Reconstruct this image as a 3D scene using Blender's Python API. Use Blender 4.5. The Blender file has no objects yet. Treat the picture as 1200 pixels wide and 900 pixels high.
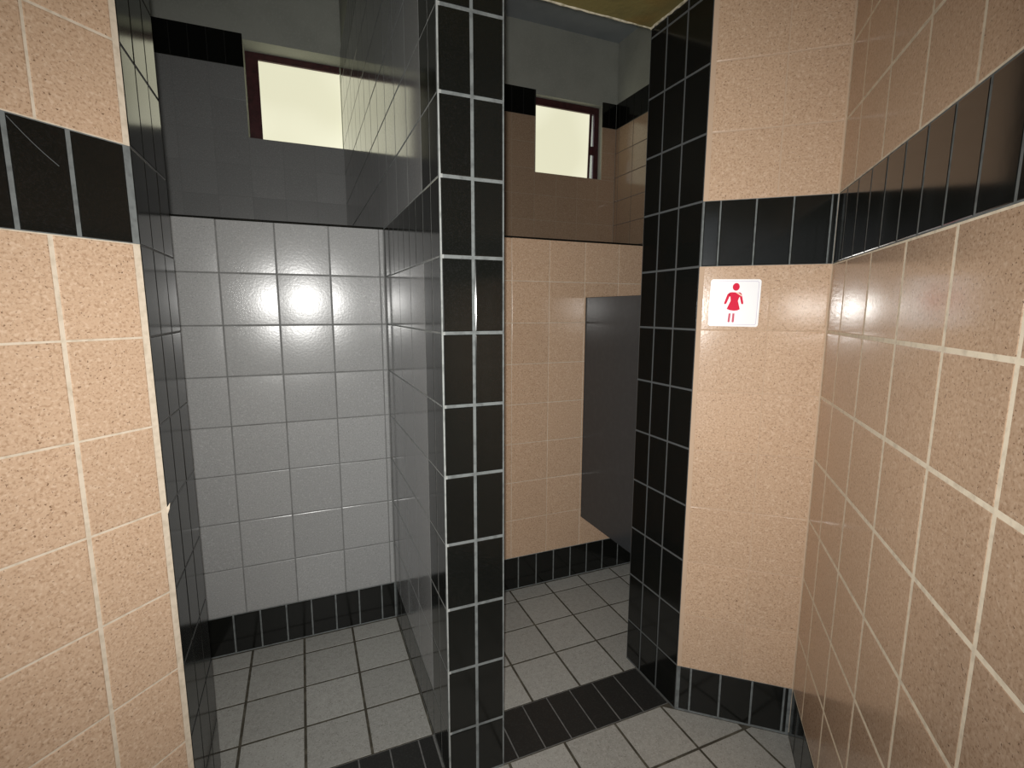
import bpy, bmesh, math, random
from mathutils import Vector, Matrix
random.seed(7)
S = bpy.context.scene
COL = S.collection

# ------------------------------------------------------------------ camera
H = 1.474
AZ, PITCH, ROLL = math.radians(22.789), math.radians(8.428), 0.0025
cam_d = bpy.data.cameras.new('camera')
cam_d.sensor_width = 36.0
cam_d.lens = 584.19 / 1200 * 36.0
cam_d.clip_start = 0.01
cam = bpy.data.objects.new('camera', cam_d)
COL.objects.link(cam)
fwd = Vector((math.sin(AZ) * math.cos(PITCH), math.cos(AZ) * math.cos(PITCH), -math.sin(PITCH)))
right = Vector((math.cos(AZ), -math.sin(AZ), 0))
up = right.cross(fwd)
r2 = right * math.cos(ROLL) + up * math.sin(ROLL)
u2 = up * math.cos(ROLL) - right * math.sin(ROLL)
m = Matrix((r2, u2, -fwd)).transposed().to_4x4()
m.translation = Vector((0, 0, H))
cam.matrix_world = m
S.camera = cam

# ------------------------------------------------------------------ world, lamps, exposure
w = bpy.data.worlds.new('overcast_sky')
S.world = w
w.use_nodes = True
w.node_tree.nodes['Background'].inputs[0].default_value = (0.86, 0.93, 1.0, 1)
w.node_tree.nodes['Background'].inputs[1].default_value = 1.0

torch_d = bpy.data.lights.new('phone_torch', 'SPOT')
torch_d.energy = 140
torch_d.color = (1.0, 0.985, 0.95)
torch_d.shadow_soft_size = 0.012
torch_d.spot_size = math.radians(130)
torch_d.spot_blend = 1.0
torch = bpy.data.objects.new('phone_torch', torch_d)
COL.objects.link(torch)
tm = m @ Matrix.Rotation(math.radians(3), 4, 'Y') @ Matrix.Rotation(math.radians(-1.5), 4, 'X')
tm.translation = Vector((0, 0, H)) - r2 * 0.012 + u2 * 0.012
torch.matrix_world = tm

S.view_settings.view_transform = 'Standard'
S.view_settings.look = 'None'
S.view_settings.gamma = 1.0
S.view_settings.exposure = 0.0
S.view_settings.use_curve_mapping = False

# ------------------------------------------------------------------ materials
def mat(name, color, rough=0.4, spec=0.5, speck=None, bump=0.0, bscale=60, vary=0.0, coat=0.0, metallic=0.0, cushion=0.0):
    """speck = [(colour, scale, low, high), ...] layered noise specks"""
    M = bpy.data.materials.new(name)
    M.use_nodes = True
    nt = M.node_tree
    N, Lk = nt.nodes, nt.links
    b = N['Principled BSDF']
    b.inputs['Roughness'].default_value = rough
    b.inputs['Specular IOR Level'].default_value = spec
    b.inputs['Metallic'].default_value = metallic
    b.inputs['Coat Weight'].default_value = coat
    b.inputs['Coat Roughness'].default_value = 0.06
    tc = N.new('ShaderNodeTexCoord')
    oi = N.new('ShaderNodeObjectInfo')
    mul = N.new('ShaderNodeVectorMath'); mul.operation = 'SCALE'; mul.inputs['Scale'].default_value = 37.0
    comb = N.new('ShaderNodeCombineXYZ')
    for i in range(3):
        Lk.new(oi.outputs['Random'], comb.inputs[i])
    Lk.new(comb.outputs[0], mul.inputs[0])
    add = N.new('ShaderNodeVectorMath'); add.operation = 'ADD'
    Lk.new(tc.outputs['Object'], add.inputs[0]); Lk.new(mul.outputs[0], add.inputs[1])
    vec = add.outputs[0]
    rgb = N.new('ShaderNodeRGB'); rgb.outputs[0].default_value = (*color, 1)
    cur = rgb.outputs[0]
    for c, sc, lo, hi in (speck or []):
        n = N.new('ShaderNodeTexNoise'); n.inputs['Scale'].default_value = sc
        n.inputs['Detail'].default_value = 3.0
        Lk.new(vec, n.inputs['Vector'])
        rp = N.new('ShaderNodeMapRange'); rp.inputs[1].default_value = lo; rp.inputs[2].default_value = hi
        Lk.new(n.outputs['Fac'], rp.inputs[0])
        mx = N.new('ShaderNodeMixRGB'); mx.inputs[2].default_value = (*c, 1)
        Lk.new(rp.outputs[0], mx.inputs[0]); Lk.new(cur, mx.inputs[1])
        cur = mx.outputs[0]
    if vary:
        hv = N.new('ShaderNodeHueSaturation')
        mr = N.new('ShaderNodeMapRange'); mr.inputs[3].default_value = 1 - vary; mr.inputs[4].default_value = 1 + vary
        Lk.new(oi.outputs['Random'], mr.inputs[0]); Lk.new(mr.outputs[0], hv.inputs['Value'])
        Lk.new(cur, hv.inputs['Color']); cur = hv.outputs[0]
    Lk.new(cur, b.inputs['Base Color'])
    if bump:
        n = N.new('ShaderNodeTexNoise'); n.inputs['Scale'].default_value = bscale; n.inputs['Detail'].default_value = 2.0
        Lk.new(vec, n.inputs['Vector'])
        bp = N.new('ShaderNodeBump'); bp.inputs['Strength'].default_value = 1.0; bp.inputs['Distance'].default_value = bump
        Lk.new(n.outputs['Fac'], bp.inputs['Height']); Lk.new(bp.outputs[0], b.inputs['Normal'])
        if cushion:   # fired tiles are faintly domed
            ln = N.new('ShaderNodeVectorMath'); ln.operation = 'DOT_PRODUCT'
            Lk.new(tc.outputs['Object'], ln.inputs[0]); Lk.new(tc.outputs['Object'], ln.inputs[1])
            b2 = N.new('ShaderNodeBump'); b2.invert = True; b2.inputs['Strength'].default_value = 1.0; b2.inputs['Distance'].default_value = cushion
            Lk.new(ln.outputs['Value'], b2.inputs['Height']); Lk.new(b2.outputs[0], bp.inputs['Normal'])
    return M

TAN = mat('beige_speckled_glaze', (0.525, 0.365, 0.248), 0.165, 0.5,
          [((0.40, 0.26, 0.165), 190, 0.50, 0.66), ((0.60, 0.44, 0.315), 140, 0.53, 0.69), ((0.17, 0.10, 0.06), 215, 0.640, 0.70)],
          bump=0.00018, bscale=110, vary=0.03, cushion=0.06)
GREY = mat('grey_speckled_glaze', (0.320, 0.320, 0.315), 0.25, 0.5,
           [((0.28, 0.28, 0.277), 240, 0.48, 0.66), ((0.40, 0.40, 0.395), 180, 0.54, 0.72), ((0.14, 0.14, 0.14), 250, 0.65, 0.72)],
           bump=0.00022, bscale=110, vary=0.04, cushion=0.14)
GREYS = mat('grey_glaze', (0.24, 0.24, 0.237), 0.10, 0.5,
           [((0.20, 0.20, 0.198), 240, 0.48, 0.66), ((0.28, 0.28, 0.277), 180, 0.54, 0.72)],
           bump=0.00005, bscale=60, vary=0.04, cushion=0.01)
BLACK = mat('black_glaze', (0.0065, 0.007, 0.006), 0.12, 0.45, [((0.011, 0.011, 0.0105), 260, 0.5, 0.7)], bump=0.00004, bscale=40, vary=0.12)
FLOOR = mat('grey_floor_tile', (0.34, 0.335, 0.31), 0.55, 0.35,
            [((0.29, 0.285, 0.262), 60, 0.42, 0.7), ((0.40, 0.395, 0.37), 170, 0.52, 0.7), ((0.15, 0.14, 0.12), 230, 0.62, 0.70)],
            bump=0.0004, bscale=150, vary=0.10)
FBLACK = mat('black_floor_tile', (0.018, 0.018, 0.017), 0.5, 0.35, [((0.03, 0.03, 0.028), 180, 0.5, 0.7)], bump=0.0003, bscale=150, vary=0.1)
G_TAN = mat('cream_grout', (0.62, 0.53, 0.42), 0.9, 0.1, [((0.50, 0.42, 0.32), 60, 0.45, 0.7)])
G_PALE = mat('pale_grout', (0.16, 0.172, 0.17), 0.9, 0.1, [((0.105, 0.112, 0.111), 50, 0.45, 0.7)])
G_DIM = mat('grey_grout', (0.15, 0.15, 0.145), 0.9, 0.1, [((0.10, 0.10, 0.10), 50, 0.45, 0.7)])
G_SIDE = mat('light_grout', (0.30, 0.31, 0.30), 0.9, 0.1, [((0.20, 0.21, 0.20), 50, 0.45, 0.7)])
G_CREAM = mat('bright_cream_grout', (0.84, 0.74, 0.58), 0.9, 0.1, [((0.66, 0.57, 0.44), 60, 0.45, 0.7)])
G_SOFT = mat('beige_grout', (0.50, 0.365, 0.26), 0.9, 0.1)
G_POST = mat('smoky_grout', (0.10, 0.105, 0.105), 0.9, 0.1)
G_SHOWER = mat('shower_grout', (0.19, 0.19, 0.185), 0.9, 0.1, [((0.13, 0.13, 0.125), 20, 0.45, 0.7)])
G_DARK = mat('dark_grout', (0.03, 0.03, 0.029), 0.9, 0.1)
G_MID = mat('matching_grey_grout', (0.29, 0.29, 0.285), 0.9, 0.1)
G_FLOOR = mat('floor_grout', (0.065, 0.058, 0.045), 0.95, 0.1, [((0.12, 0.11, 0.085), 30, 0.45, 0.7)])
PLASTER = mat('greenish_plaster', (0.49, 0.50, 0.445), 0.85, 0.2, [((0.43, 0.44, 0.39), 5, 0.4, 0.7), ((0.53, 0.54, 0.49), 90, 0.5, 0.8)], bump=0.0006, bscale=80)
CEIL = mat('bluish_ceiling_paint', (0.42, 0.455, 0.48), 0.9, 0.2, [((0.37, 0.405, 0.43), 6, 0.4, 0.7)], bump=0.0006, bscale=80)
YCEIL = mat('yellowed_ceiling', (0.205, 0.17, 0.062), 0.9, 0.2, [((0.15, 0.13, 0.05), 9, 0.45, 0.65), ((0.23, 0.14, 0.04), 4, 0.55, 0.75)], bump=0.0015, bscale=60)
BEAD = mat('cracked_plaster_bead', (0.55, 0.50, 0.38), 0.9, 0.2, [((0.30, 0.27, 0.18), 40, 0.45, 0.65)])
FRAME = mat('dark_red_paint', (0.085, 0.026, 0.030), 0.45, 0.4, [((0.05, 0.018, 0.02), 30, 0.45, 0.7)])
PANEL = mat('charcoal_laminate', (0.043, 0.047, 0.051), 0.22, 0.35, [((0.048, 0.052, 0.056), 40, 0.45, 0.7)], bump=0.00005, bscale=50)
WHITE = mat('white_acrylic', (0.86, 0.86, 0.87), 0.25, 0.45)
PINK = mat('pinkish_red_print', (0.66, 0.010, 0.050), 0.5, 0.1)
FADED = mat('faded_red_print', (0.60, 0.12, 0.17), 0.5, 0.1)
LILAC = mat('lilac_print', (0.50, 0.44, 0.58), 0.3, 0.4)
CREAM = mat('cream_streak', (0.85, 0.50, 0.38), 0.3, 0.4)
STEEL = mat('dull_steel', (0.35, 0.35, 0.34), 0.35, 0.5, metallic=1.0)

def glow(name, stops):
    M = bpy.data.materials.new(name); M.use_nodes = True
    nt = M.node_tree; N, Lk = nt.nodes, nt.links
    b = N['Principled BSDF']
    b.inputs['Base Color'].default_value = (0.3, 0.3, 0.27, 1)
    b.inputs['Roughness'].default_value = 0.35
    tc = N.new('ShaderNodeTexCoord'); n = N.new('ShaderNodeTexNoise'); n.inputs['Scale'].default_value = 1.3; n.inputs['Detail'].default_value = 1
    Lk.new(tc.outputs['Object'], n.inputs['Vector'])
    cr = N.new('ShaderNodeValToRGB')
    cr.color_ramp.elements[0].position = 0.35; cr.color_ramp.elements[0].color = (*stops[0], 1)
    cr.color_ramp.elements[1].position = 0.68; cr.color_ramp.elements[1].color = (*stops[1], 1)
    Lk.new(n.outputs['Fac'], cr.inputs[0])
    Lk.new(cr.outputs[0], b.inputs['Emission Color']); b.inputs['Emission Strength'].default_value = 1.0
    return M
PANE = glow('daylit_frosted_glass', [((0.74, 0.72, 0.52)), ((0.95, 0.93, 0.72))])

# ------------------------------------------------------------------ helpers
def link(o, parent=None, kind=None, label=None, category=None, group=None):
    COL.objects.link(o)
    if parent: o.parent = parent
    if kind: o['kind'] = kind
    if label: o['label'] = label
    if category: o['category'] = category
    if group: o['group'] = group
    return o

def obj(name, verts, faces, mats, parent=None, fmat=None, smooth=False, **kw):
    me = bpy.data.meshes.new(name)
    me.from_pydata([tuple(v) for v in verts], [], faces)
    for mm in (mats if isinstance(mats, (list, tuple)) else [mats]): me.materials.append(mm)
    if fmat:
        for p, i in zip(me.polygons, fmat): p.material_index = i
    if smooth:
        for p in me.polygons: p.use_smooth = True
    me.update()
    return link(bpy.data.objects.new(name, me), parent, **kw)

def prism_data(poly, z0, z1):
    """poly counter-clockwise or clockwise; returns outward facing prism"""
    a = sum(poly[i][0] * poly[(i + 1) % len(poly)][1] - poly[(i + 1) % len(poly)][0] * poly[i][1] for i in range(len(poly)))
    if a < 0: poly = poly[::-1]
    n = len(poly)
    v = [(x, y, z0) for x, y in poly] + [(x, y, z1) for x, y in poly]
    f = [tuple(range(n - 1, -1, -1)), tuple(range(n, 2 * n))]
    f += [(i, (i + 1) % n, n + (i + 1) % n, n + i) for i in range(n)]
    return v, f

def inset(poly, d):
    a = sum(poly[i][0] * poly[(i + 1) % len(poly)][1] - poly[(i + 1) % len(poly)][0] * poly[i][1] for i in range(len(poly)))
    if a < 0: poly = poly[::-1]
    out = []
    n = len(poly)
    for i in range(n):
        p0, p1, p2 = Vector(poly[i - 1]), Vector(poly[i]), Vector(poly[(i + 1) % n])
        e1, e2 = (p1 - p0).normalized(), (p2 - p1).normalized()
        n1, n2 = Vector((-e1.y, e1.x)), Vector((-e2.y, e2.x))
        k = 1 + n1.dot(n2)
        out.append(tuple(p1 + (n1 + n2) * (d / k)))
    return out

def boxes(name, bl, mats, parent=None, fm=None, **kw):
    V, F, I = [], [], []
    for k, (x0, x1, y0, y1, z0, z1) in enumerate(bl):
        v, f = prism_data([(x0, y0), (x1, y0), (x1, y1), (x0, y1)], z0, z1)
        o = len(V); V += v; F += [tuple(i + o for i in q) for q in f]; I += [fm[k] if fm else 0] * len(f)
    return obj(name, V, F, mats, parent, fmat=I, **kw)

PR = 0.009          # tile build-up in front of the wall core
_tiles = {}
def tile_mesh(wd, ht, mt, name='tile', dp=0.0085, bv=0.0018):
    key = (round(wd, 3), round(ht, 3), mt.name, name, bv)
    if key not in _tiles:
        a, b = wd / 2, ht / 2
        v = []
        for ins, z in ((0, -dp), (0, -bv), (bv * 0.4, -bv * 0.35), (bv * 1.4, 0)):
            v += [(-a + ins, -b + ins, z), (a - ins, -b + ins, z), (a - ins, b - ins, z), (-a + ins, b - ins, z)]
        f = [(12, 13, 14, 15)]
        for l in range(3):
            for i in range(4):
                j = (i + 1) % 4
                f.append((l * 4 + i, l * 4 + j, l * 4 + 4 + j, l * 4 + 4 + i))
        me = bpy.data.meshes.new(name); me.from_pydata(v, [], f); me.materials.append(mt); me.update()
        _tiles[key] = me
    return _tiles[key]

def put_tile(parent, name, mt, c, ux, uy, un, wd, ht, tilt=0.25, push=0.00015, aim=None, bv=0.0018):
    me = tile_mesh(wd, ht, mt, name, bv=bv)
    o = bpy.data.objects.new(name, me)
    t1, t2, lift = aim if aim else (max(-2 * tilt, min(2 * tilt, random.gauss(0, tilt))), max(-2 * tilt, min(2 * tilt, random.gauss(0, tilt))), 0.0)
    R = Matrix((ux, uy, un)).transposed()
    R = R @ Matrix.Rotation(math.radians(t1), 3, 'X') @ Matrix.Rotation(math.radians(t2), 3, 'Y')
    M4 = R.to_4x4()
    M4.translation = Vector(c) + un * (lift + random.uniform(-push, push))
    o.matrix_world = M4
    return link(o, parent)

def spans(edges):
    return list(zip(edges[:-1], edges[1:]))

def face(parent, A, B, cols, rows, mt, gap, name='tile', tilt=0.25, aims=None, ht_gap=None, bv=0.0018):
    """tiles on the vertical plane A->B (outward normal on the right hand of travel); cols, rows = lists of (lo, hi)"""
    A, B = Vector((A[0], A[1], 0)), Vector((B[0], B[1], 0))
    u = (B - A).normalized(); n = Vector((u.y, -u.x, 0)); z = Vector((0, 0, 1))
    hg = ht_gap or gap
    for (s0, s1) in cols:
        for (z0, z1) in rows:
            if s1 - s0 < gap + 0.004 or z1 - z0 < hg + 0.004: continue
            c = A + u * (s0 + s1) / 2 + z * (z0 + z1) / 2
            aim = None
            if aims:
                for (a0, a1, b0, b1, am) in aims:
                    if a0 <= (s0 + s1) / 2 <= a1 and b0 <= (z0 + z1) / 2 <= b1: aim = am
            put_tile(parent, name, mt, c, u, z, n, s1 - s0 - gap, z1 - z0 - hg, tilt, aim=aim, bv=bv)

def grout(parent, A, B, s0, s1, z0, z1, mt, rec=0.0025):
    A, B = Vector((A[0], A[1], 0)), Vector((B[0], B[1], 0))
    u = (B - A).normalized(); n = Vector((u.y, -u.x, 0))
    v = []
    for d in (-PR - 0.001, -rec):
        for s, z in ((s0, z0), (s1, z0), (s1, z1), (s0, z1)):
            p = A + u * s + n * d; v.append((p.x, p.y, z))
    f = [(4, 5, 6, 7), (0, 3, 2, 1), (0, 1, 5, 4), (1, 2, 6, 5), (2, 3, 7, 6), (3, 0, 4, 7)]
    return obj('grout', v, f, mt, parent)

ZR = 1.411
P = 0.2045
def Z(k): return ZR + P * k
def zrows(k0, k1): return [(Z(k), Z(k + 1)) for k in range(k0, k1)]
def steps(start, pitch, lo, hi):
    k = math.ceil((lo - start) / pitch - 1e-6)
    e = [lo]
    while start + k * pitch < hi - 1e-6:
        if start + k * pitch > lo + 1e-6: e.append(start + k * pitch)
        k += 1
    e.append(hi)
    return spans(e)
BASE = 0.181
LOWROWS = [(BASE, Z(-5))] + zrows(-5, 0)          # Z(-6) is the top of the base course

CF, CB = 2.467, 3.748      # ceilings: over the lobby, over the stalls
YF, YL, YB = 1.327, 2.270, 3.950
XP0, XP1 = 0.350, 0.533
XL, XR = -1.30, 2.645

# plan points
LN = (-0.318, 1.363); LJ = (-0.318, 1.680)
ld = Vector((0.698, 0.716)).normalized()
LFAR = (LN[0] - ld.x * 3.4, LN[1] - ld.y * 3.4)
TL, TR = (1.207, 1.298), (1.496, 1.052)
PF = (1.207, 1.602)
rd = -Vector((0.6718, 0.7407)).normalized()
RFAR = (TR[0] + rd.x * 3.4, TR[1] + rd.y * 3.4)
ro = Vector((-rd.y, rd.x)) * 0.14   # away from the lobby

# ------------------------------------------------------------------ floor
floor = boxes('floor', [(-3.2, 3.0, -2.2, 4.3, -0.12, -0.0016)], G_FLOOR, kind='structure')

def clip(poly, planes):
    for (px, py, nx, ny) in planes:      # keep (p - q).n >= 0
        out = []
        for i in range(len(poly)):
            a, b = poly[i], poly[(i + 1) % len(poly)]
            da = (a[0] - px) * nx + (a[1] - py) * ny
            db = (b[0] - px) * nx + (b[1] - py) * ny
            if da >= 0: out.append(a)
            if da * db < 0:
                t = da / (da - db); out.append((a[0] + (b[0] - a[0]) * t, a[1] + (b[1] - a[1]) * t))
        poly = out
        if len(poly) < 3: return []
    return poly

def area(p): return abs(sum(p[i][0] * p[(i + 1) % len(p)][1] - p[(i + 1) % len(p)][0] * p[i][1] for i in range(len(p)))) / 2

def floor_tiles(xe, ye, mt, gap, planes=(), name='floor_tile'):
    for x0, x1 in spans(xe):
        for y0, y1 in spans(ye):
            a = (x0 + gap / 2, x1 - gap / 2, y0 + gap / 2, y1 - gap / 2)
            if a[1] - a[0] < 0.006 or a[3] - a[2] < 0.006: continue
            full = [(a[0], a[2]), (a[1], a[2]), (a[1], a[3]), (a[0], a[3])]
            pl = clip(full, planes)
            if not pl or area(pl) < 2e-4: continue
            if abs(area(pl) - area(full)) < 1e-6:
                put_tile(floor, name, mt, ((x0 + x1) / 2, (y0 + y1) / 2, 0), Vector((1, 0, 0)), Vector((0, 1, 0)), Vector((0, 0, 1)),
                         a[1] - a[0], a[3] - a[2], 0.06, bv=0.0004)
            else:
                v, f = prism_data(pl, -0.0085, 0.0)
                f = [q for q in f if not all(i < len(pl) for i in q)]
                obj(name, v, f, mt, floor)

def edges(start, pitch, lo, hi):
    return [lo] + [start + pitch * k for k in range(-40, 60) if lo + 0.012 < start + pitch * k < hi - 0.012] + [hi]

GF = 0.0095
floor_tiles(edges(0.143, 0.2075, -0.90, XP0), edges(1.9505, 0.2075, 1.535, YL), FLOOR, GF)
floor_tiles(edges(0.943, 0.2075, XP1, 2.40), edges(1.957, 0.2075, 1.535, YL), FLOOR, GF)
# lobby, clipped by the two long walls and the end wall
nl = Vector((ld.y, -ld.x)); nr = Vector((rd.y, -rd.x))
tdir = (Vector(TR) - Vector(TL)).normalized(); nt_ = Vector((tdir.y, -tdir.x))
lob = [(LN[0], LN[1], nl.x, nl.y), (TR[0], TR[1], nr.x, nr.y), (TL[0], TL[1], nt_.x, nt_.y)]
floor_tiles(edges(0.964, 0.2060, -1.6, 1.60), edges(1.133, 0.2050, -0.9, 1.333), FLOOR, GF, lob)
# black threshold strips
boxes('threshold_bed', [(XP1, TL[0], 1.333, 1.535, -0.007, -0.0006), (-0.318, XP0, 1.40, 1.535, -0.007, -0.0006)], G_DIM, floor)
floor_tiles([XP1 + 0.003, 0.588, 0.689, 0.790, 0.891, 0.993, 1.095, TL[0]], [1.333, 1.535], FBLACK, 0.0045, name='threshold_tile')
floor_tiles([-0.318, -0.213, -0.109, -0.006, 0.096, 0.198, 0.295, XP0 - 0.003], [1.333, 1.535], FBLACK, 0.0045, [(LN[0], LN[1], nl.x, nl.y)], name='threshold_tile')

# ------------------------------------------------------------------ ceilings
ceiling = boxes('ceiling', [(XL - 0.12, XR + 0.2, 1.602, YB + 0.28, CB, CB + 0.12)], CEIL, kind='structure')
lobby_ceiling = boxes('lobby_ceiling', [(-3.2, 3.0, -2.2, 1.602, CF, CF + 0.12)], YCEIL, kind='structure')
# plaster fascia above the lobby ceiling edge and the cracked bead along it
boxes('fascia', [(XL - 0.12, XR + 0.2, 1.482, 1.602, CF + 0.12, CB + 0.12)], PLASTER, lobby_ceiling)
V, F = [], []
def strip(p, q, wid, hgt, n=26):
    p, q = Vector(p), Vector(q); d = (q - p); sd = Vector((-d.y, d.x, 0)).normalized()
    o = len(V)
    for i in range(n + 1):
        c = p + d * i / n; a = wid * random.uniform(0.55, 1.3); b = hgt * random.uniform(0.5, 1.2)
        V.extend([c - sd * a, c + sd * a, c + sd * a * 0.4 - Vector((0, 0, b)), c - sd * a * 0.4 - Vector((0, 0, b))])
        if i:
            k = o + 4 * (i - 1)
            for j in range(4): F.append((k + j, k + (j + 1) % 4, k + 4 + (j + 1) % 4, k + 4 + j))
strip((XP1, 1.598, CF), (1.203, 1.598, CF), 0.004, 0.004)
strip((1.203, 1.598, CF), (1.203, 1.31, CF), 0.004, 0.006)
obj('plaster_bead', V, F, BEAD, lobby_ceiling)

# ------------------------------------------------------------------ left lobby wall with its black end
poly = [LN, LJ, (XL, 1.68), (LFAR[0] - 0.18, LFAR[1] + 0.18), LFAR]
v, f = prism_data(inset(poly, PR), 0, CF)
wall_left = obj('wall_left', v, f, G_TAN, kind='structure')
A, B = LFAR, LN
LLEN = (Vector(LN) - Vector(LFAR)).length
e0 = 0.011
def back(lst): return sorted((LLEN - b, LLEN - a) for a, b in lst)
fcols = back(spans([e0, 0.1635] + [0.1635 + 0.2045 * k for k in range(1, 10)]))
bcols = back(spans([e0, 0.114, 0.211] + [0.211 + 0.1015 * k for k in range(1, 18)]))
grout(wall_left, A, B, 0, LLEN - 0.0005, 0, Z(1), G_TAN, 0.001)
grout(wall_left, A, B, 0, LLEN - 0.0005, Z(1), Z(2), G_PALE, 0.001)
grout(wall_left, A, B, 0, LLEN - 0.0005, Z(2), CF, G_TAN, 0.001)
face(wall_left, A, B, fcols, LOWROWS + zrows(0, 1), TAN, 0.0075, ht_gap=0.0035, tilt=0.08)
face(wall_left, A, B, fcols, zrows(2, 5), TAN, 0.004, tilt=0.08)
face(wall_left, A, B, bcols, zrows(1, 2), BLACK, 0.007, name='band_tile', ht_gap=0.003, tilt=0.1)
face(wall_left, A, B, bcols, [(0.004, BASE)], BLACK, 0.006, name='base_tile')
# black end (jamb) towards the shower
jr = [(0.004, BASE)] + LOWROWS + zrows(0, 5)
grout(wall_left, LN, LJ, 0.001, 0.316, 0, CF, G_DIM, 0.002)
face(wall_left, LN, LJ, [(0.0, 0.104), (0.104, 0.214), (0.214, 0.317)], jr, BLACK, 0.0035, name='jamb_tile', tilt=0.12)
# fragment of broken glaze sticking out of the tile corner, a scratch across one band tile
def on_left(s, z, d=0.0):
    p = Vector(A) + ld * s + Vector((ld.y, -ld.x)) * d
    return Vector((p.x, p.y, z))
sL = LLEN - 0.004
obj('glaze_chip', [on_left(sL, 1.005, 0.001), on_left(sL + 0.010, 1.016, 0.001), on_left(sL + 0.002, 0.99, 0.001), on_left(sL + 0.004, 1.003, 0.006)],
    [(0, 1, 3), (1, 2, 3), (2, 0, 3), (0, 2, 1)], G_TAN, wall_left)
sc = []
for i in range(7):
    t = i / 6
    s = LLEN - 0.2065 + 0.071 * t; z = 1.812 - 0.067 * t - 0.004 * math.sin(t * 3)
    sc += [on_left(s, z, 0.0004), on_left(s + 0.0008, z + 0.0012, 0.0004)]
obj('scratch', sc, [(2 * i, 2 * i + 2, 2 * i + 3, 2 * i + 1) for i in range(6)], G_POST, wall_left)

# ------------------------------------------------------------------ right lobby wall
poly = [TR, RFAR, (RFAR[0] + ro.x, RFAR[1] + ro.y), (TR[0] + ro.x, TR[1] + ro.y)]
v, f = prism_data(inset(poly, PR), 0, CF)
wall_right = obj('wall_right', v, f, G_TAN, kind='structure')
RL = 3.4
grout(wall_right, TR, RFAR, 0, RL, 0, BASE, G_DIM, 0.001)
grout(wall_right, TR, RFAR, 0, RL, BASE, Z(1), G_CREAM, 0.0005)
grout(wall_right, TR, RFAR, 0, RL, Z(1), Z(2), G_PALE, 0.0006)
grout(wall_right, TR, RFAR, 0, RL, Z(2), CF, G_CREAM, 0.0005)
rc = spans([0.004, 0.146] + [0.348 + 0.2055 * k for k in range(0, 11)])
rb = spans([0.003, 0.088] + [0.189 + 0.1025 * k for k in range(0, 22)])
aR = None
face(wall_right, TR, RFAR, rc, LOWROWS + zrows(0, 1), TAN, 0.0070, tilt=0.045, aims=aR)
face(wall_right, TR, RFAR, rc, zrows(2, 5), TAN, 0.006, tilt=0.045)
face(wall_right, TR, RFAR, rb, zrows(1, 2), BLACK, 0.005, name='band_tile', tilt=0.035)
face(wall_right, TR, RFAR, rb, [(0.004, BASE)], BLACK, 0.004, name='base_tile', tilt=0.12)

# ------------------------------------------------------------------ end wall (beige, with the sign) and its black left cheek
poly = [TL, TR, (2.9, 1.10), (2.9, 1.602), PF]
v, f = prism_data(inset(poly, PR), 0, CF)
wall_end = obj('wall_end', v, f, G_TAN, kind='structure')
TLEN = (Vector(TR) - Vector(TL)).length
grout(wall_end, TL, TR, 0.001, TLEN, 0, BASE, G_PALE)
grout(wall_end, TL, TR, 0.001, TLEN, BASE, Z(1), G_SOFT, 0.0007)
grout(wall_end, TL, TR, 0.001, TLEN, Z(1), Z(2), G_PALE)
grout(wall_end, TL, TR, 0.001, TLEN, Z(2), CF, G_SOFT, 0.0007)
tc_ = [(0.014, 0.2145), (0.2145, TLEN - 0.003)]
aT = None
face(wall_end, TL, TR, tc_, LOWROWS + zrows(0, 1), TAN, 0.0022, tilt=0.07, aims=aT, bv=0.0008)
face(wall_end, TL, TR, tc_, zrows(2, 5), TAN, 0.0026, tilt=0.07)
face(wall_end, TL, TR, [(0.004, 0.054), (0.054, 0.158), (0.158, 0.262), (0.262, 0.364), (0.364, TLEN)], zrows(1, 2), BLACK, 0.0045, name='band_tile', tilt=0.3, ht_gap=0.003)
face(wall_end, TL, TR, [(0.010, 0.050), (0.050, 0.150), (0.150, 0.254), (0.254, 0.356), (0.356, 0.372)], [(0.006, BASE)], BLACK, 0.0065, name='base_tile')
# black cheek facing the toilet doorway
grout(wall_end, PF, TL, 0.001, 0.303, 0, CF, G_POST, 0.0012)
CH = [(0.004, BASE)] + LOWROWS + zrows(0, 5) + [(Z(5), CF)]
face(wall_end, PF, TL, [(0.0, 0.089), (0.089, 0.191), (0.191, 0.304)], CH, BLACK, 0.0060, name='cheek_tile', tilt=0.1)
# back of the end wall inside the toilet
grout(wall_end, (2.64, 1.602), PF, 0, 1.43, 0, CF, G_TAN)
face(wall_end, (2.64, 1.602), PF, steps(0.0, 0.2045, 0.0, 1.433), LOWROWS + zrows(0, 5), TAN, 0.004)

# ------------------------------------------------------------------ dividing wall between the two stalls
poly = [(XP0, YF), (XP1, YF), (XP1, YB), (XP0, YB)]
v, f = prism_data(inset(poly, PR), 0, CB)
wall_divider = obj('wall_divider', v, f, PLASTER, kind='structure')
ALLR = [(0.004, BASE)] + LOWROWS + zrows(0, 5)
# front
grout(wall_divider, (XP0, YF), (XP1, YF), 0.0, XP1 - XP0, 0, CF, G_PALE, 0.0015)
face(wall_divider, (XP0, YF), (XP1, YF), [(0.0, 0.0925), (0.0925, XP1 - XP0)], ALLR + [(Z(5), CF)], BLACK, 0.0085, name='black_tile', tilt=0.2)
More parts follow.
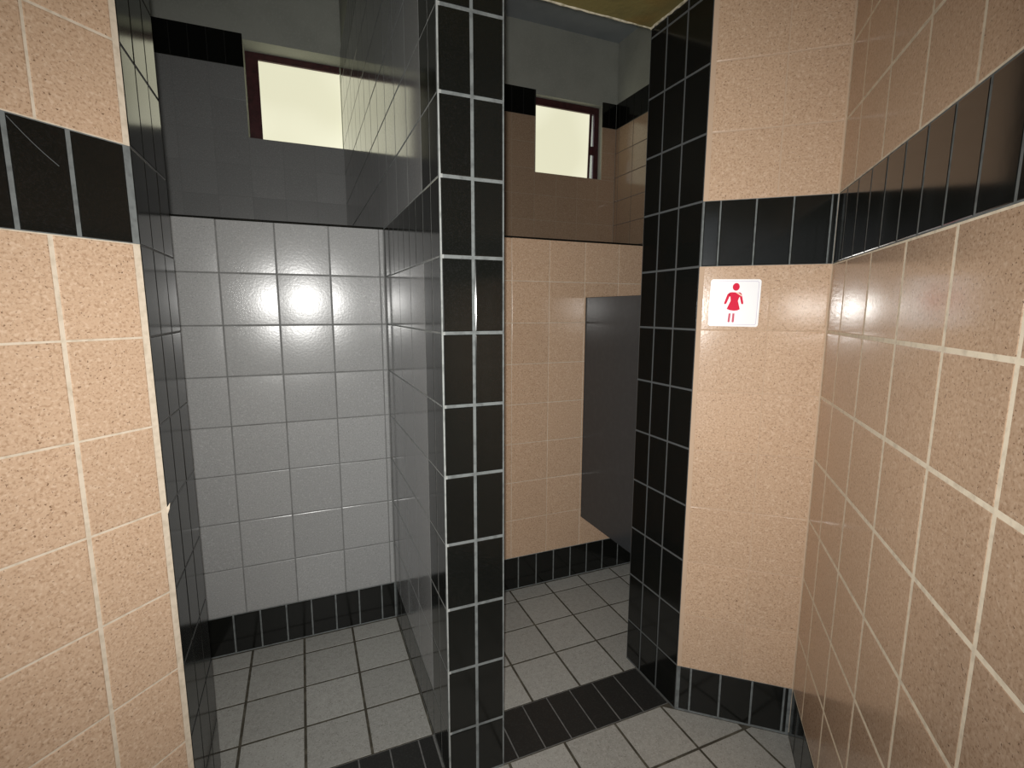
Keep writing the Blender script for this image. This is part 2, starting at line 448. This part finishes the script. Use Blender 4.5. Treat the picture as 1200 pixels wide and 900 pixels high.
# shower side: travel from the back to the front
A, B = (XP0, YB), (XP0, YF)
LD = YB - YF
TOPB = Z(9)
def y2s(y): return YB - y
grout(wall_divider, A, B, 0.0, LD - 0.001, 0, TOPB, G_SIDE, 0.0006)
gcols = [(y2s(b), y2s(a)) for a, b in spans([1.522 + 0.2045 * k for k in range(0, 12)] + [YB])]
ycols = [(y2s(b), y2s(a)) for a, b in spans([1.522 + 0.10225 * k for k in range(0, 24)] + [YB])]
bl = [(y2s(1.422), y2s(1.3285)), (y2s(1.522), y2s(1.422))]
face(wall_divider, A, B, bl, ALLR + zrows(5, 9), BLACK, 0.003, name='black_tile', tilt=0.04)
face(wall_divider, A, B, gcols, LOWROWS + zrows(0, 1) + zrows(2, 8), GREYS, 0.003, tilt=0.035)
face(wall_divider, A, B, ycols, zrows(1, 2) + zrows(8, 9), BLACK, 0.003, name='band_tile', tilt=0.03)
face(wall_divider, A, B, ycols, [(0.004, BASE)], BLACK, 0.003, name='base_tile', tilt=0.03)
# toilet side
A, B = (XP1, YF), (XP1, YB)
grout(wall_divider, A, B, 0.196, LD, 0, TOPB, G_TAN, 0.0015)
grout(wall_divider, A, B, 0.004, 0.196, 0, TOPB, G_DIM, 0.002)
face(wall_divider, A, B, [(0.001, 0.095), (0.095, 0.195)], ALLR + zrows(5, 9), BLACK, 0.004, name='black_tile')
tcols = spans([0.195 + 0.2045 * k for k in range(0, 12)] + [LD])
tb = spans([0.195 + 0.10225 * k for k in range(0, 24)] + [LD])
face(wall_divider, A, B, tcols, LOWROWS + zrows(0, 1) + zrows(2, 8), TAN, 0.004, tilt=0.15)
face(wall_divider, A, B, tb, zrows(1, 2) + zrows(8, 9), BLACK, 0.004, name='band_tile')
face(wall_divider, A, B, tb, [(0.004, BASE)], BLACK, 0.004, name='base_tile')

# ------------------------------------------------------------------ chest-high back walls of the stalls
LT = Z(2) + 0.002
def low_wall(nm, x0, x1, mt, gm, cols, bcols, aims=None, tilt=0.35, gap=0.0035):
    v, f = prism_data([(x0 + 0.001, YL + PR), (x1 - 0.001, YL + PR), (x1 - 0.001, YL + 0.11), (x0 + 0.001, YL + 0.11)], 0, LT - 0.006)
    wl = obj(nm, v, f, gm, kind='structure')
    A, B = (x0, YL), (x1, YL)
    grout(wl, A, B, 0, x1 - x0, 0, BASE, G_PALE)
    grout(wl, A, B, 0, x1 - x0, BASE, LT - 0.006, gm, 0.0025)
    face(wl, A, B, [(a - x0, b - x0) for a, b in cols], LOWROWS + zrows(0, 2), mt, gap, tilt=tilt, aims=aims)
    face(wl, A, B, [(a - x0, b - x0) for a, b in bcols], [(0.003, BASE)], BLACK, 0.0065, name='base_tile')
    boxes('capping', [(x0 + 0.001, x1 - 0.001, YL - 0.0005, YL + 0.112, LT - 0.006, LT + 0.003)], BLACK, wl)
    return wl
cl = spans([-1.1045 + 0.2045 * 0 - 0.1955 + 0.0] + [0.124 + 0.2045 * k for k in range(-6, 2)] + [XP0 - 0.002])
bcl = spans([-0.337 + 0.1035 * k for k in range(-8, 7)] + [XP0 - 0.004])
a0 = 1.30
aims = [(a0 - 0.29, a0 - 0.08, Z(0), Z(1), (0.6, 0.7, 0.0008)), (a0 - 0.08, a0 + 0.124, Z(0), Z(1), (0.8, -0.7, 0.0009)),
        (a0 + 0.124, a0 + 0.33, Z(0), Z(1), (0.6, -0.6, 0.0008)), (a0 - 0.3, a0 + 0.33, Z(-1), Z(0), (1.0, 0.0, 0.0006)),
        (a0 - 0.3, a0 + 0.33, Z(1), Z(2), (-0.3, 0.0, 0.0))]
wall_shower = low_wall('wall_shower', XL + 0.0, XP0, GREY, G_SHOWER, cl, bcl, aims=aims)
cr_ = spans([XP1 + 0.002] + [0.7475 + 0.2045 * k for k in range(0, 10)] + [XR])
bcr = spans([XP1 + 0.003, 0.576] + [0.576 + 0.1045 * k for k in range(1, 20)] + [XR])
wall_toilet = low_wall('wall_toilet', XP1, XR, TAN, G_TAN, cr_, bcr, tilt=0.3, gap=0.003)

# ------------------------------------------------------------------ outer wall with the two windows
W1 = (-0.256, XP0 + 0.009, 2.613, 3.222); W2 = (1.866, 2.507, 2.613, 3.222)
Y1 = YB + 0.25
y0 = YB + PR
xs = [XL - 0.12, W1[0], W1[1], W2[0], W2[1], XR + 0.2]
bl_, fm = [], []
bl_ += [(XL - 0.12, XR + 0.2, y0, Y1, 0, W1[2]), (XL - 0.12, XR + 0.2, y0, Y1, W1[3], CB)]
bl_ += [(xs[0], xs[1], y0, Y1, W1[2], W1[3]), (xs[2], xs[3], y0, Y1, W1[2], W1[3]), (xs[4], xs[5], y0, Y1, W1[2], W1[3])]
wall_back = boxes('wall_back', bl_, PLASTER, kind='structure')
up_rows = zrows(0, 8)
def split_rows(cols, rows, hole, x0):
    """cut tiles around a window opening: returns list of ((s0,s1),(z0,z1))"""
    out = []
    for c in cols:
        for r in rows:
            a, b = c[0] + x0, c[1] + x0
            if b <= hole[0] + 1e-4 or a >= hole[1] - 1e-4 or r[1] <= hole[2] + 1e-4 or r[0] >= hole[3] - 1e-4:
                out.append((c, r)); continue
            if r[0] < hole[2] - 0.01: out.append((c, (r[0], hole[2])))
            zz = (max(r[0], hole[2]), r[1])
            if a < hole[0] - 0.01: out.append(((c[0], hole[0] - x0), zz))
            if b > hole[1] + 0.01: out.append(((hole[1] - x0, c[1]), zz))
    return out
def upper(x0, x1, start, mt, gm, hole):   # tiled up to a black course; joints nearly the colour of the tile
    A, B = (x0, YB), (x1, YB)
    for (a, b, c, d) in ((x0, x1, Z(1), hole[2]), (x0, hole[0], hole[2], TOPB), (hole[1], x1, hole[2], TOPB)):
        if b - a > 0.02: 
            grout(wall_back, A, B, a - x0, b - x0, c, min(d, Z(8)), gm, 0.001)
            if d > Z(8): grout(wall_back, A, B, a - x0, b - x0, Z(8), d, G_DARK, 0.001)
    cols = [(a - x0, b - x0) for a, b in steps(start, P, x0, x1)]
    bc = [(a - x0, b - x0) for a, b in steps(start, P / 2, x0, x1)]
    for c, r in split_rows(cols, zrows(1, 8), hole, x0): face(wall_back, A, B, [c], [r], mt, 0.0020, tilt=0.07, bv=0.0005)
    for c, r in split_rows(bc, [(Z(8), TOPB)], hole, x0): face(wall_back, A, B, [c], [r], BLACK, 0.003, name='band_tile', tilt=0.1)
upper(XL, XP0, -0.256, GREY, G_MID, W1)
upper(XP1, XR, 0.63, TAN, G_TAN, W2)

def window(nm, o, yf, lw, rw, slit=False):
    x0, x1, z0, z1 = o
    zt = z1 - 0.002; tw = 0.043 if not slit else 0.055
    root = bpy.data.objects.new(nm, None); root.location = (0, 0, 0); link(root, kind='structure')
    boxes('stile', [(x0 + 0.001, x0 + lw, yf, yf + 0.05, z0 + 0.001, zt)], FRAME, root)
    if rw > 0.004: boxes('stile', [(x1 - rw, x1 - 0.001, yf, yf + (0.02 if slit else 0.05), z0 + 0.001, zt)], FRAME, root)
    boxes('rail', [(x0 + lw, x1 - rw, yf, yf + 0.05, zt - tw, zt)], FRAME, root)
    boxes('rail', [(x0 + lw, x1 - rw, yf, yf + 0.05, z0 + 0.001, z0 + 0.018)], FRAME, root)
    px0, px1, pz0, pz1 = x0 + lw - 0.004, x1 - rw + 0.004, z0 + 0.012, zt - tw + 0.004
    if slit:
        # the glazed leaf hangs slightly ajar: a wedge of sky shows along its right-hand edge
        xa, xb = px1 - 0.041, px1 - 0.054
        v = [(px0, yf + 0.02, pz0), (xb, yf + 0.02, pz0), (xa, yf + 0.02, pz1), (px0, yf + 0.02, pz1)]
        v += [(a, b + 0.006, c) for a, b, c in v]
        obj('pane', v, [(0, 1, 2, 3), (7, 6, 5, 4), (0, 4, 5, 1), (1, 5, 6, 2), (2, 6, 7, 3), (3, 7, 4, 0)], PANE, root)
        v = [(xb, yf + 0.010, pz0), (xb + 0.017, yf + 0.010, pz0), (xa + 0.021, yf + 0.010, pz1), (xa, yf + 0.010, pz1)]
        v += [(a, b + 0.008, c) for a, b, c in v]
        obj('sash_edge', v, [(0, 1, 2, 3), (7, 6, 5, 4), (0, 4, 5, 1), (1, 5, 6, 2), (2, 6, 7, 3), (3, 7, 4, 0)], FRAME, root)
        boxes('catch', [(px1 - 0.036, px1 - 0.002, yf + 0.002, yf + 0.018, 2.83, 2.90)], FRAME, root)
    else:
        boxes('pane', [(px0, px1, yf + 0.02, yf + 0.026, pz0, pz1)], PANE, root)
    return root
window('window_1', W1, YB + 0.165, 0.079, 0.004)
window('window_2', W2, YB + 0.062, 0.020, 0.047, slit=True)

# side walls of the stalls
v, f = prism_data([(XL - PR, 1.68), (XL - PR, YB), (XL - 0.12, YB), (XL - 0.12, 1.68)], 0, CB)
wall_west = obj('wall_west', v, f, PLASTER, kind='structure')
A, B = (XL, 1.69), (XL, YB)
grout(wall_west, A, B, 0, YB - 1.69, 0, TOPB, G_DIM)
face(wall_west, A, B, steps(0.10, P, 0, YB - 1.69), LOWROWS + zrows(0, 8), GREY, 0.0035)
face(wall_west, A, B, steps(0.10, P / 2, 0, YB - 1.69), zrows(8, 9), BLACK, 0.0035, name='band_tile')
v, f = prism_data([(XR + PR, 1.602), (XR + PR, YB), (XR + 0.2, YB), (XR + 0.2, 1.602)], 0, CB)
wall_east = obj('wall_east', v, f, PLASTER, kind='structure')
A, B = (XR, YB), (XR, 1.61)
grout(wall_east, A, B, 0, YB - 1.61, 0, Z(8), G_DIM, 0.0015)
grout(wall_east, A, B, 0, YB - 1.61, Z(8), TOPB, G_DARK, 0.0015)
face(wall_east, A, B, steps(0.05, P, 0, YB - 1.61), LOWROWS + zrows(0, 8), TAN, 0.0035, tilt=0.12)
face(wall_east, A, B, steps(0.05, P / 2, 0, YB - 1.61), zrows(8, 9), BLACK, 0.0035, name='band_tile')

# ------------------------------------------------------------------ charcoal toilet partition
pr = bpy.data.objects.new('toilet_partition', None); pr.location = (1.376, 2.0, 0.34)
link(pr, label='dark charcoal toilet partition panel standing off the floor against the beige tiled wall', category='partition', kind='thing')
def child_box(nm, b, mt, root, bev=0.0):
    L = root.location
    o = boxes(nm, [(b[0] - L.x, b[1] - L.x, b[2] - L.y, b[3] - L.y, b[4] - L.z, b[5] - L.z)], mt, root)
    if bev:
        md = o.modifiers.new('edge', 'BEVEL'); md.width = bev; md.segments = 2
    return o
child_box('panel', (1.366, 1.386, 1.66, YL - 0.001, 0.345, 1.540), PANEL, pr, 0.002)
for zz in (0.50, 1.36):
    child_box('wall_bracket', (1.386, 1.42, YL - 0.034, YL - 0.001, zz, zz + 0.06), STEEL, pr, 0.002)

# ------------------------------------------------------------------ ladies sign
sg = bpy.data.objects.new('toilet_sign', None)
tu = Vector((tdir.x, tdir.y, 0)); tn = Vector((nt_.x, nt_.y, 0)); zz = Vector((0, 0, 1))
Ms = Matrix((tu, zz, tn)).transposed().to_4x4()
cs = Vector((TL[0], TL[1], 0)) + tu * 0.1115
Ms.translation = Vector((cs.x, cs.y, 1.4985)) + tn * 0.0008
sg.matrix_world = Ms @ Matrix.Rotation(math.radians(-0.8), 4, 'Z')
link(sg, label='square white toilet sign with a red woman pictogram on the beige tiles', category='sign')
def plate(nm, pts, d0, d1, mt, parent):
    v, f = prism_data(pts, d0, d1)
    return obj(nm, v, f, mt, parent)
def rrect(w_, h_, r, n=5):
    out = []
    for cx, cy, a in ((w_ / 2 - r, h_ / 2 - r, 0), (-w_ / 2 + r, h_ / 2 - r, 90), (-w_ / 2 + r, -h_ / 2 + r, 180), (w_ / 2 - r, -h_ / 2 + r, 270)):
        for i in range(n + 1):
            t = math.radians(a + 90 * i / n); out.append((cx + r * math.cos(t), cy + r * math.sin(t)))
    return out
SW, SH = 0.149, 0.150
plate('plate', rrect(SW, SH, 0.008), 0.0, 0.004, WHITE, sg)
# thin printed outline
o_, i_ = rrect(SW - 0.012, SH - 0.012, 0.006), rrect(SW - 0.0145, SH - 0.0145, 0.005)
n_ = len(o_)
obj('outline', [(x, y, 0.0042) for x, y in o_] + [(x, y, 0.0042) for x, y in i_],
    [(k, (k + 1) % n_, n_ + (k + 1) % n_, n_ + k) for k in range(n_)], LILAC, sg)
# pictogram in sign units: 100 px crop -> metres
kx, ky = SW / 62.0, SH / 56.5
def pt(x, y): return ((x - 60.0) * kx, (44.5 - y) * ky)
fig = bpy.data.objects.new('pictogram', None); link(fig, sg)
def blob(nm, pts, mt):
    P2 = [pt(x, y) for x, y in pts]
    v, f = prism_data(P2, 0.0040, 0.0046)
    return obj(nm, v, f, mt, fig)
blob('head', [(60.8 + 4.3 * math.cos(t * math.pi / 10), 25.3 + 4.6 * math.sin(t * math.pi / 10)) for t in range(20)], PINK)
blob('dress', [(53.0, 32.2), (55.5, 31.6), (60.5, 31.8), (66.0, 31.8), (67.5, 33.5), (65.2, 38.5), (64.3, 42.0), (67.3, 51.8), (64.5, 53.4), (60.0, 53.8), (55.0, 53.2), (51.0, 51.8), (55.2, 42.0), (54.6, 37.5), (52.2, 34.6)], PINK)
blob('arm', [(52.4, 32.6), (54.4, 34.6), (50.2, 45.2), (48.6, 46.3), (47.2, 45.0), (50.6, 34.6)], PINK)
blob('arm', [(66.3, 32.0), (68.2, 33.4), (71.2, 44.6), (70.2, 46.0), (68.6, 45.2), (65.8, 36.0)], PINK)
blob('leg', [(54.0, 57.0), (56.6, 57.0), (56.0, 67.2), (54.8, 68.0), (53.4, 67.2)], FADED)
blob('leg', [(58.8, 57.0), (61.4, 57.0), (61.2, 67.2), (59.8, 68.0), (58.5, 67.2)], FADED)
P2 = [pt(*q) for q in [(60.5, 31.9), (63.5, 31.7), (69.2, 35.4), (68.2, 36.6)]]
v, f = prism_data(P2, 0.0044, 0.0050)
obj('shoulder_streak', v, f, CREAM, fig)  # cream diagonal streak laid across the figure's shoulder
